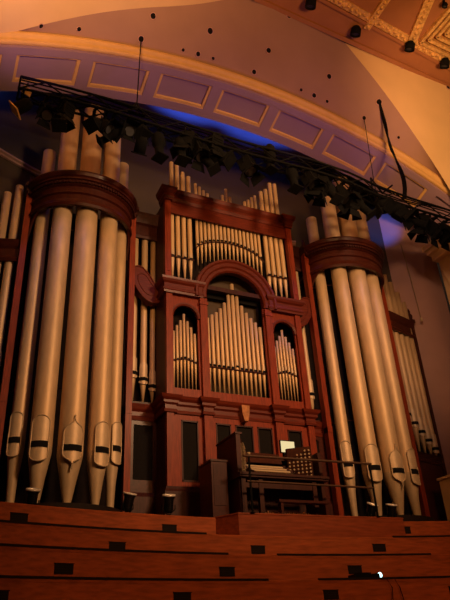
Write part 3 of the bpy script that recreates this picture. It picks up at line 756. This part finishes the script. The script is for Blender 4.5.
V = [(-.66, -1.02, .90), (.40, -1.02, .90), (.40, -.88, 1.16), (-.66, -.88, 1.16)]; V += [(x, y+.03, z) for x, y, z in V]
cs(MB().add(V, [(0, 1, 2, 3), (7, 6, 5, 4), (0, 4, 5, 1), (1, 5, 6, 2), (2, 6, 7, 3), (3, 7, 4, 0)]), 'music_desk', 'console')
cs(MB().box(-.98, .95, -.95, -.58, 1.0, 1.05), 'top_board', 'console')
# pedalboard
pb = cs(MB().box(-.62, .62, -1.52, -1.02, PZ, PZ+.05), 'pedalboard', 'console')
for i in range(24):
    x = -.58+i*.05
    local(MB().box(x, x+.025, -1.66, -1.06, PZ+.05, PZ+(.08 if i % 7 in (0, 2, 4, 5) else .11)), 0, -1.3, PZ).build('pedal', 'carved', pb)
# bench
t = thing('organ_bench', 'low wooden bench in front of the organ pedals', 'bench', (.25, -1.84, PZ))
part(t, MB().box(-.30, .90, -1.95, -1.78, -.13, -.08), 'seat', 'wood_c')
for x in (-.26, .80): part(t, MB().box(x, x+.06, -1.93, -1.80, PZ, -.13), 'leg', 'wood_c')
# lit screen on the console
t = thing('small_monitor', 'small glowing pale yellow screen standing on top of the organ console', 'screen', (.42, -.85, 1.05))
part(t, MB().box(.46, .86, -.90, -.86, 1.20, 1.50), 'screen_frame', 'blackgl')
part(t, MB().box(.48, .84, -.905, -.90, 1.22, 1.48), 'screen_panel', 'screen', 'glowing pale yellow panel')
part(t, MB().box(.55, .70, -.88, -.82, 1.05, 1.22), 'stand', 'black')
# leaning book
mb = MB(); mb.prism([(.24, .0), (.62, .0), (.64, .10), (.54, .17), (.45, .10), (.30, .08)], 0, .02)
mb.v = [(x+.24, y-.93, z+1.052) for x, y, z in mb.v]
tag(mb.build('open_book', 'carved'), 'brown open book propped before the glowing screen', 'book')
# side cabinet left of the console
t = thing('organ_side_cabinet', 'dark tall cabinet at the left end of the organ console', 'cabinet', (-1.42, -1.2, FZ))
part(t, MB().box(-1.46, -1.10, -1.25, -.6, FZ, .80), 'body', 'wood_c')
part(t, MB().box(-1.48, -1.08, -1.27, -.6, .80, .84), 'top', 'console')
part(t, MB().box(-1.42, -1.14, -1.262, -1.25, -.1, .74), 'door', 'wood_d')
# guard rail
t = thing('guard_rail', 'two-bar metal guard rail across the front of the console', 'railing', (.9, -2.0, PZ))
RY = -1.98
pa, pb_ = on_y(243, 455.5, RY), on_y(371, 464, RY); la, lb = on_y(247, 481, RY), on_y(374, 488, RY)
part(t, MB().tube([pa, pb_], .028, 8), 'top_bar', 'bronze'); part(t, MB().tube([la, lb], .022, 8), 'lower_bar', 'bronze')
for f in (.04, .985):
    p = pa.lerp(pb_, f); part(t, MB().tube([(p.x, RY, PZ), (p.x, RY, p.z+.0)], .024, 8).box(p.x-.05, p.x+.05, RY-.05, RY+.05, PZ, PZ+.012), 'post', 'black')
part(t, MB().lathe([(.001, pa.z+.02), (.035, pa.z+.03), (.035, pa.z+.07), (.001, pa.z+.08)], pa.x+.13, RY, 10), 'clamp', 'ivory', 'pale clamp')

# ================================================================== STAGE FLOOR LAMPS
def flood(x, y, z0, tilt, label, rz=0):
    t = thing('stage_floor_lamp', label, 'stage lamp', (x, y, z0), 'black lamps standing along the stage edge')
    part(t, MB().lathe([(.001, z0), (.10, z0), (.10, z0+.03), (.03, z0+.04), (.02, z0+.1)], x, y, 14), 'base', 'black')
    R = Matrix.Translation((x, y, z0+.27)) @ Matrix.Rotation(rz, 4, 'Z') @ Matrix.Rotation(tilt, 4, 'X')
    b = MB().lathe([(.001, -.16), (.075, -.15), (.095, -.10), (.10, .10), (.125, .15), (.125, .17), (.10, .17)], 0, 0, 16).tf(R)
    for k in range(5): b2 = MB().lathe([(.098, -.08+.04*k), (.108, -.075+.04*k), (.098, -.07+.04*k)], 0, 0, 16).tf(R); b.add(b2.v, b2.f, True)
    part(t, b, 'lamp_body', 'blackgl')
    part(t, MB().lathe([(.001, .165), (.10, .16)], 0, 0, 16).tf(R), 'lens', 'chrome')
    part(t, MB().lathe([(.104, .165), (.134, .168), (.134, .20), (.10, .20), (.10, .165)], 0, 0, 20).tf(R), 'rim', 'chrome', 'bright steel rim')
    part(t, MB().tube([R@Vector((-.13, 0, 0)), R@Vector((-.13, 0, 0))*.5+Vector((x-.13*math.cos(rz), y-.13*math.sin(rz), z0+.1))*.5, Vector((x, y, z0+.06)),
                       R@Vector((.13, 0, 0))*.5+Vector((x+.13*math.cos(rz), y+.13*math.sin(rz), z0+.1))*.5, R@Vector((.13, 0, 0))], .012, 6), 'yoke', 'black')
floods = [(32, 497, 'black stage lamp at the foot of the left tower, second pipe'), (128, 503, 'black stage lamp right of the left tower'),
          (168.5, 503, 'black stage lamp in front of the left corner of the central case'), (370, 506, 'black stage lamp near the right end of the guard rail'),
          (391, 511, 'black stage lamp before the right tower, rightmost of all')]
for i, (u, v, lb_) in enumerate(floods):
    p = on_y(u, v, -1.12); flood(p.x, -1.12, FZ, (.35, .3, .3, .45, .3)[i], lb_, (0, .4, -.2, .3, 0)[i])

# small projector with a lit lens on the stalls, with its cables
yq = tiers[2][0]-.30
p = on_y(378, 577, tiers[3][0]+.2); z0 = tiers[3][1]
t = thing('small_projector', 'small black projector with a bright white-blue lens resting on the stall ledge', 'projector', (p.x-.25, p.y, z0))
X0 = p.x-.25
part(t, MB().box(X0-.32, X0+.12, p.y-.10, p.y+.12, z0, z0+.09).box(X0-.2, X0+.05, p.y-.08, p.y+.1, z0+.09, z0+.12), 'body', 'blackgl')
part(t, MB().tube([(X0+.12, p.y, z0+.06), (X0+.24, p.y-.06, z0+.07)], .045, 12), 'lens_tube', 'black')
part(t, MB().lathe([(.001, 0), (.045, .004), (.05, 0)], 0, 0, 12).tf(Matrix.Translation((X0+.245, p.y-.075, z0+.075)) @ Matrix.Rotation(PI/2, 4, 'X')), 'lens', 'led', 'bright white-blue lens')
for k, dx in enumerate((.25, .42)):
    yy = tiers[3][0]-.03
    mb = MB().tube([(X0+dx-.1, yy+.1, z0+.02), (X0+dx, yy-.0, z0+.015), (X0+dx+.06, yy-.05, z0-.15), (X0+dx+.02+.1*k, yy-.05, z0-.45), (X0+dx+.12, yy-.06, z0-.62)], .009, 5)
    tag(mb.build('cable', 'black'), ('thin black cable drooping from the small projector, left strand', 'thin black cable drooping from the small projector, right strand')[k], 'cable', 'cables below the projector')

# ================================================================== LIGHTING TRUSS
TY = -1.95
tp = [(19, 88), (100, 107), (173, 131), (235, 150), (260, 157), (336, 176), (382, 199), (455, 221), (466, 225)]
TP = [on_y(u, v, TY) for u, v in tp]
TP = smooth_poly(TP, 1)
# keep the truss level along its run with only a gentle bow
t = thing('lighting_truss', 'long black lattice lighting truss hung in front of the organ top', 'lighting truss', tuple(TP[0]))
hw = .19
nrm = Vector((0, 0, 1))
TPr = resample(TP, 49)
for dy, dz in ((-hw, hw), (hw, hw), (-hw, -hw), (hw, -hw)):
    part(t, MB().tube([p+Vector((0, dy, dz)) for p in TPr[::4]], .032, 8), 'chord', 'black')
for i in range(0, 48, 2):
    a, b = TPr[i], TPr[i+2]
    s = 1 if (i//2) % 2 else -1
    part(t, MB().tube([a+Vector((0, -hw, hw*s)), b+Vector((0, -hw, -hw*s))], .02, 5), 'brace', 'black')
    part(t, MB().tube([a+Vector((0, hw, -hw*s)), b+Vector((0, hw, hw*s))], .02, 5), 'brace', 'black')
    part(t, MB().tube([a+Vector((0, -hw*s, -hw)), b+Vector((0, hw*s, -hw))], .02, 5), 'brace', 'black')
for i in (0, 48):
    p = TPr[i]; c = [p+Vector((0, y, z)) for y, z in ((-hw, -hw), (hw, -hw), (hw, hw), (-hw, hw), (-hw, -hw))]
    part(t, MB().tube(c, .024, 6), 'end_frame', 'black')
def truss_at(u):
    best = min(TPr, key=lambda p: abs((225+FPX*(p-CP).dot(RT)/(p-CP).dot(FW))-u)); return best
# loose power cables lying along the truss
for k in range(3):
    pts = [p+Vector((0, -.12+.1*k, hw+.03+.05*math.sin(i*1.3+k))) for i, p in enumerate(TPr[::3])]
    tag(MB().tube(pts, .02, 6).build('power_cable', 'black'), 'black power cable lying along the %s edge of the lighting truss' % ('front', 'middle', 'back')[k], 'cable', 'power cables on the truss')

def lantern(u, v, kind, tilt, rz, label, size=1.0, gel=False):
    p = on_y(u, v, TY); 
    ta = truss_at(u)
    t = thing('stage_lantern', label, 'stage lamp', tuple(p), 'stage lanterns on the truss')
    R = Matrix.Translation(p) @ Matrix.Rotation(rz, 4, 'Z') @ Matrix.Rotation(tilt, 4, 'X') @ Matrix.Scale(size, 4)
    # lantern axis is local Z, light leaves towards -Z
    if kind == 0:      # profile spot
        b = MB().lathe([(.001, .34), (.08, .33), (.12, .26), (.13, .04), (.09, .0), (.085, -.26), (.10, -.28), (.10, -.33), (.08, -.33), (.07, -.25)], 0, 0, 16)
        ln = [(.001, -.25), (.08, -.25)]; fr = .11; zf = -.34
    elif kind == 1:    # fresnel, boxy
        b = MB().box(-.15, .15, -.15, .15, -.16, .18); b.box(-.11, .11, -.11, .11, .18, .24); b.lathe([(.16, -.16), (.16, -.21), (.13, -.21)], 0, 0, 16)
        for k in range(4): b.box(-.12, .12, -.165, .165, -.08+.06*k, -.06+.06*k)
        ln = [(.001, -.18), (.14, -.19)]; fr = .16; zf = -.21
    else:              # par can
        b = MB().lathe([(.001, .2), (.09, .2), (.14, .10), (.14, -.22), (.125, -.22), (.12, -.1)], 0, 0, 16)
        ln = [(.001, -.08), (.12, -.08)]; fr = .14; zf = -.22
    part(t, b.tf(R), 'lamp_body', 'black'); part(t, MB().lathe(ln, 0, 0, 16).tf(R), 'lens', 'lens')
    if kind == 1:
        for k in range(4):
            d = MB().add([(-.13, 0, 0), (.13, 0, 0), (.18, .10, -.17), (-.18, .10, -.17), (-.13, .008, 0), (.13, .008, 0), (.18, .108, -.17), (-.18, .108, -.17)],
                         [(0, 1, 2, 3), (7, 6, 5, 4), (0, 4, 5, 1), (1, 5, 6, 2), (2, 6, 7, 3), (3, 7, 4, 0)])
            part(t, d.tf(R @ Matrix.Rotation(k*PI/2, 4, 'Z') @ Matrix.Translation((0, .15, zf))), 'barn_door', 'black')
    else:
        part(t, MB().box(-fr*1.15, fr*1.15, -fr*1.15, fr*1.15, zf, zf+.03).tf(R), 'colour_frame', 'gel' if gel else 'black', 'lit amber gel frame' if gel else None)
    yk = MB(); top_ = Vector((p.x, TY, max(p.z+.22, ta.z-hw)))
    s1, s2 = R@Vector((-.17, 0, .02)), R@Vector((.17, 0, .02))
    u1, u2 = s1+Vector((0, 0, .24*size)), s2+Vector((0, 0, .24*size)); 
    yk.tube([s1, u1, u2, s2], .014, 6); md = (u1+u2)/2
    part(t, yk, 'yoke', 'black')
    up = Vector((ta.x*.3+p.x*.7, TY, ta.z-hw)) if p.z < ta.z else Vector((p.x, TY, p.z+.25))
    cl = MB().tube([md, up], .018, 6).box(up.x-.04, up.x+.04, up.y-.04, up.y+.04, up.z-.03, up.z+.05)
    cl.box(up.x-.03, up.x+.03, TY-hw-.03, TY+hw+.03, ta.z-hw-.05, ta.z-hw+.01)
    part(t, cl, 'clamp', 'black')
near = ['at the extreme left end', 'just in from the left end', 'over the gap left of the left tower', 'over the first pipes of the left tower', 'before the left tower tops, upper',
        'before the centre of the left tower tops', 'drooping before the left tower tops', 'before the right tops of the left tower', 'just right of the left tower tops', 'below the left hanging cable',
        'right of the left hanging cable', 'tall one left of the central case tops', 'over the left top pipes of the central case', 'beside the left top pipes, low', 'over the falling pipe tops',
        'tucked up over the central case', 'short one over the middle of the case', 'square one right of the middle', 'tall upright one above the right top pipes', 'low one beyond the case right corner',
        'first in the cluster over the right tower', 'second in the cluster over the right tower', 'third in the cluster over the right tower', 'fourth in the cluster over the right tower',
        'lowest in the cluster over the right tower', 'last in the cluster over the right tower', 'just under the triangular bridle', 'right of the triangular bridle', 'first in the run at the right end',
        'second in the run at the right end', 'third in the run at the right end', 'fourth in the run at the right end', 'rightmost at the frame edge']
lan = [(23, 106, 2, .9, 1.2), (46, 112, 1, .5, .3), (60, 121, 2, .3, -.3), (66, 112, 1, .2, .5), (95, 124, 2, .7, -1.0), (106, 128, 1, .8, .6), (112, 136, 0, 1.0, 1.2), (127, 131, 1, .9, .2), (142, 130, 2, .3, .4), (141, 145, 2, .8, 0),
       (159, 146, 0, .1, .3), (181, 150, 0, .15, .1), (187, 142, 1, .3, 1.0), (200, 152, 1, .35, .2), (206, 160, 0, .5, .9), (214, 146, 1, .2, .2), (222, 158, 2, .9, .8), (248, 166, 1, .3, .5), (270, 158, 0, .05, .3), (293, 178, 0, .1, .2),
       (311, 180, 1, .3, .3), (321, 187, 1, .5, .7), (331, 192, 0, .4, .2), (342, 195, 1, .4, .5), (352, 202, 1, .5, .1), (361, 206, 0, .6, 1.0), (383, 204, 2, .8, .4), (389, 209, 0, 1.2, 1.4), (400, 213, 1, .7, .8),
       (412, 220, 0, 1.0, 1.2), (423, 225, 1, .5, .6), (434, 230, 1, .4, .3), (446, 233, 1, .3, .2)]
for i, (u, v, k, tl, rz) in enumerate(lan):
    lantern(u, v, k, tl*(-1 if i % 3 else 1), rz, 'black stage lantern on the truss, '+near[i], (1.3 if k != 1 else 1.2)*(.82 if i < 10 else 1.0), gel=(i == 0))
p = on_y(27, 91, TY-.1)
t = thing('colour_frame', 'small lit amber colour frame clipped inside the left end of the truss', 'colour frame', tuple(p))
part(t, MB().box(-.11, .11, -.01, .01, -.13, .13).tf(Matrix.Translation(p) @ Matrix.Rotation(.3, 4, 'Z') @ Matrix.Rotation(.2, 4, 'Y')), 'gel_sheet', 'gel')
part(t, MB().tube([p+Vector((0, .03, .1)), p+Vector((0, .05, .32))], .015, 6), 'clip', 'black')

# hanging cables and openings in the plaster over the arch
from mathutils.bvhtree import BVHTree
def bvh(obs):
    V = []; F = []
    for o in obs:
        k = len(V); V += [v.co.copy() for v in o.data.vertices]; F += [tuple(i+k for i in p.vertices) for p in o.data.polygons]
    return BVHTree.FromPolygons(V, F)
tree = bvh([o for o in bpy.data.objects if o.name.split('.')[0] in ('ceiling',) and o.type == 'MESH'])
def hit(u, v):
    h = tree.ray_cast(CP, ray(u, v).normalized()); return (h[0], h[1])
def hangs(u, v, uh, lab, r=.012, n=1):
    h, _ = hit(u, v)
    if h is None: h = on_y(u, v, TY)
    ta = truss_at(uh); end = Vector((ta.x, TY, ta.z+hw))
    return h, end
for (u, v, uh, r, lb_) in ((141, 39, 141, .016, 'thin straight hanging cable holding the left part of the truss'), (364, 118, 376, .012, 'thin hanging cable left of the thick cable bundle')):
    h, end = hangs(u, v, uh, lb_)
    tag(MB().tube([h, end+Vector((0, 0, .28)), end], r, 6).build('suspension_cable', 'black'), lb_, 'cable')
for uh, lb_ in ((141, 'small dark triangular bridle under the left hanging cable'), (385, 'dark triangular bridle at the foot of the thick cable bundle')):
    ta = truss_at(uh); e = ta+Vector((0, 0, hw)); wd = .22 if uh < 200 else .42; hh_ = .35 if uh < 200 else .5
    tag(MB().tube([e+Vector((-wd, 0, 0)), e+Vector((-wd*(.1 if uh < 200 else .9), 0, hh_))], .03, 6).tube([e+Vector((wd, 0, hh_*(.0 if uh < 200 else .9))), e+Vector((0 if uh < 200 else -.05, 0, hh_ if uh < 200 else 0))], .03, 6)
        .tube([e+Vector((-wd*.9, 0, hh_ if uh > 200 else 0)), e+Vector((-.05 if uh > 200 else wd, 0, 0))], .03, 6).build('truss_bridle', 'black'), lb_, 'bridle')
h, _ = hit(379, 102); h = h or on_y(379, 102, TY)
ta = truss_at(404); e = ta+Vector((0, 0, hw))
for k in range(3):
    pts = [h+Vector((.02*k, 0, 0))]
    for j, (u, v) in enumerate(((386, 128), (390, 147), (401, 170), (405, 186), (404, 199))):
        pts.append(on_y(u+(1.4*k-1)*(-1 if j == 1 else 1), v, TY-.06*k))
    tag(MB().tube(smooth_poly(pts, 2), .032-.006*k, 6).build('cable_bundle', 'black'), 'thick black cable of the twisted bundle feeding the right of the truss, %s strand' % ('left', 'middle', 'right')[k], 'cable', 'twisted cable bundle')
holes = [(41, 26, 1, 'under the left groin curve, first from the left'), (79, 29, 1, 'upper left, second from the left'), (141, 39, 1.3, 'at the top of the left hanging cable'), (153, 16, 1.3, 'upper one right of the left hanging cable'),
         (183, 50, .8, 'small left one of the trio above the moulding'), (198, 54, 1.1, 'middle one of the left trio above the moulding'), (213, 58.5, .8, 'small right one of the left trio'), (210, 31, 1.4, 'large one above the left trio'),
         (254, 72, 1.1, 'lower one between the two trios'), (268.5, 50.5, 1.2, 'upper one between the two trios'), (289, 15.5, 1.2, 'near the ceiling edge at top centre'), (301, 90, .8, 'small left one of the right trio'),
         (314, 95.5, 1.1, 'middle one of the right trio'), (327, 101.5, .8, 'small right one of the right trio'), (329, 76.5, 1.2, 'above the right trio'), (352, 43, 1.2, 'on the seam below the ceiling edge'),
         (364, 118, 1, 'at the top of the thin right cable'), (379, 102, 1.3, 'at the top of the thick cable bundle'), (401.5, 66, 1.2, 'on the lit plaster right of centre'), (398.5, 137.5, .7, 'tiny one below the thick bundle'), (448, 87, 1.1, 'on the lit plaster at the right edge')]
for u, v, s, lb_ in holes:
    h, nn = hit(u, v)
    if h is None: continue
    if nn.dot(CP-h) < 0: nn = -nn
    q_ = nn.to_track_quat('Z', 'Y').to_matrix().to_4x4()
    r = .054*s*(h-CP).length/17
    Tm = Matrix.Translation(h) @ q_
    t = thing('rigging_port', 'small round dark ceiling opening '+lb_, 'ceiling opening', tuple(h), 'round openings in the plaster above the arch')
    part(t, MB().lathe([(r, .0), (r*1.25, .0), (r*1.25, .015), (r, .02), (r, 0)], 0, 0, 16).tf(Tm), 'rim', 'sidewall')
    part(t, MB().lathe([(.001, .006), (r, .006)], 0, 0, 16).tf(Tm), 'opening', 'dark')
cl = [(311, 3, 'leftmost, at top centre'), (356, 31, 'second from the left'), (410, 46, 'third from the left'), (445, 63, 'rightmost, at the frame edge')]
for u, v, lb_ in cl+[(445, 5, 'tiny one inside the gilt corner coffer')]:
    h = on_z(u, v, ZC-.22); sz = 1 if v != 5 else .5
    t = thing('ceiling_spotlight', 'black spotlight under the gilt ceiling frieze, '+lb_, 'spotlight', tuple(h), 'spotlights along the ceiling frieze')
    R = Matrix.Translation(h) @ Matrix.Rotation(.5, 4, 'X') @ Matrix.Scale(sz*.8, 4)
    part(t, MB().lathe([(.001, .2), (.12, .19), (.2, .08), (.21, -.18), (.18, -.18), (.17, -.05)], 0, 0, 16).tf(R), 'lamp_body', 'black')
    part(t, MB().lathe([(.001, -.1), (.175, -.1)], 0, 0, 16).tf(R), 'lens', 'lens')
    part(t, MB().tube([h, h+Vector((0, 0, .22))], .04, 6).tf(Matrix.Identity(4)), 'stem', 'black')
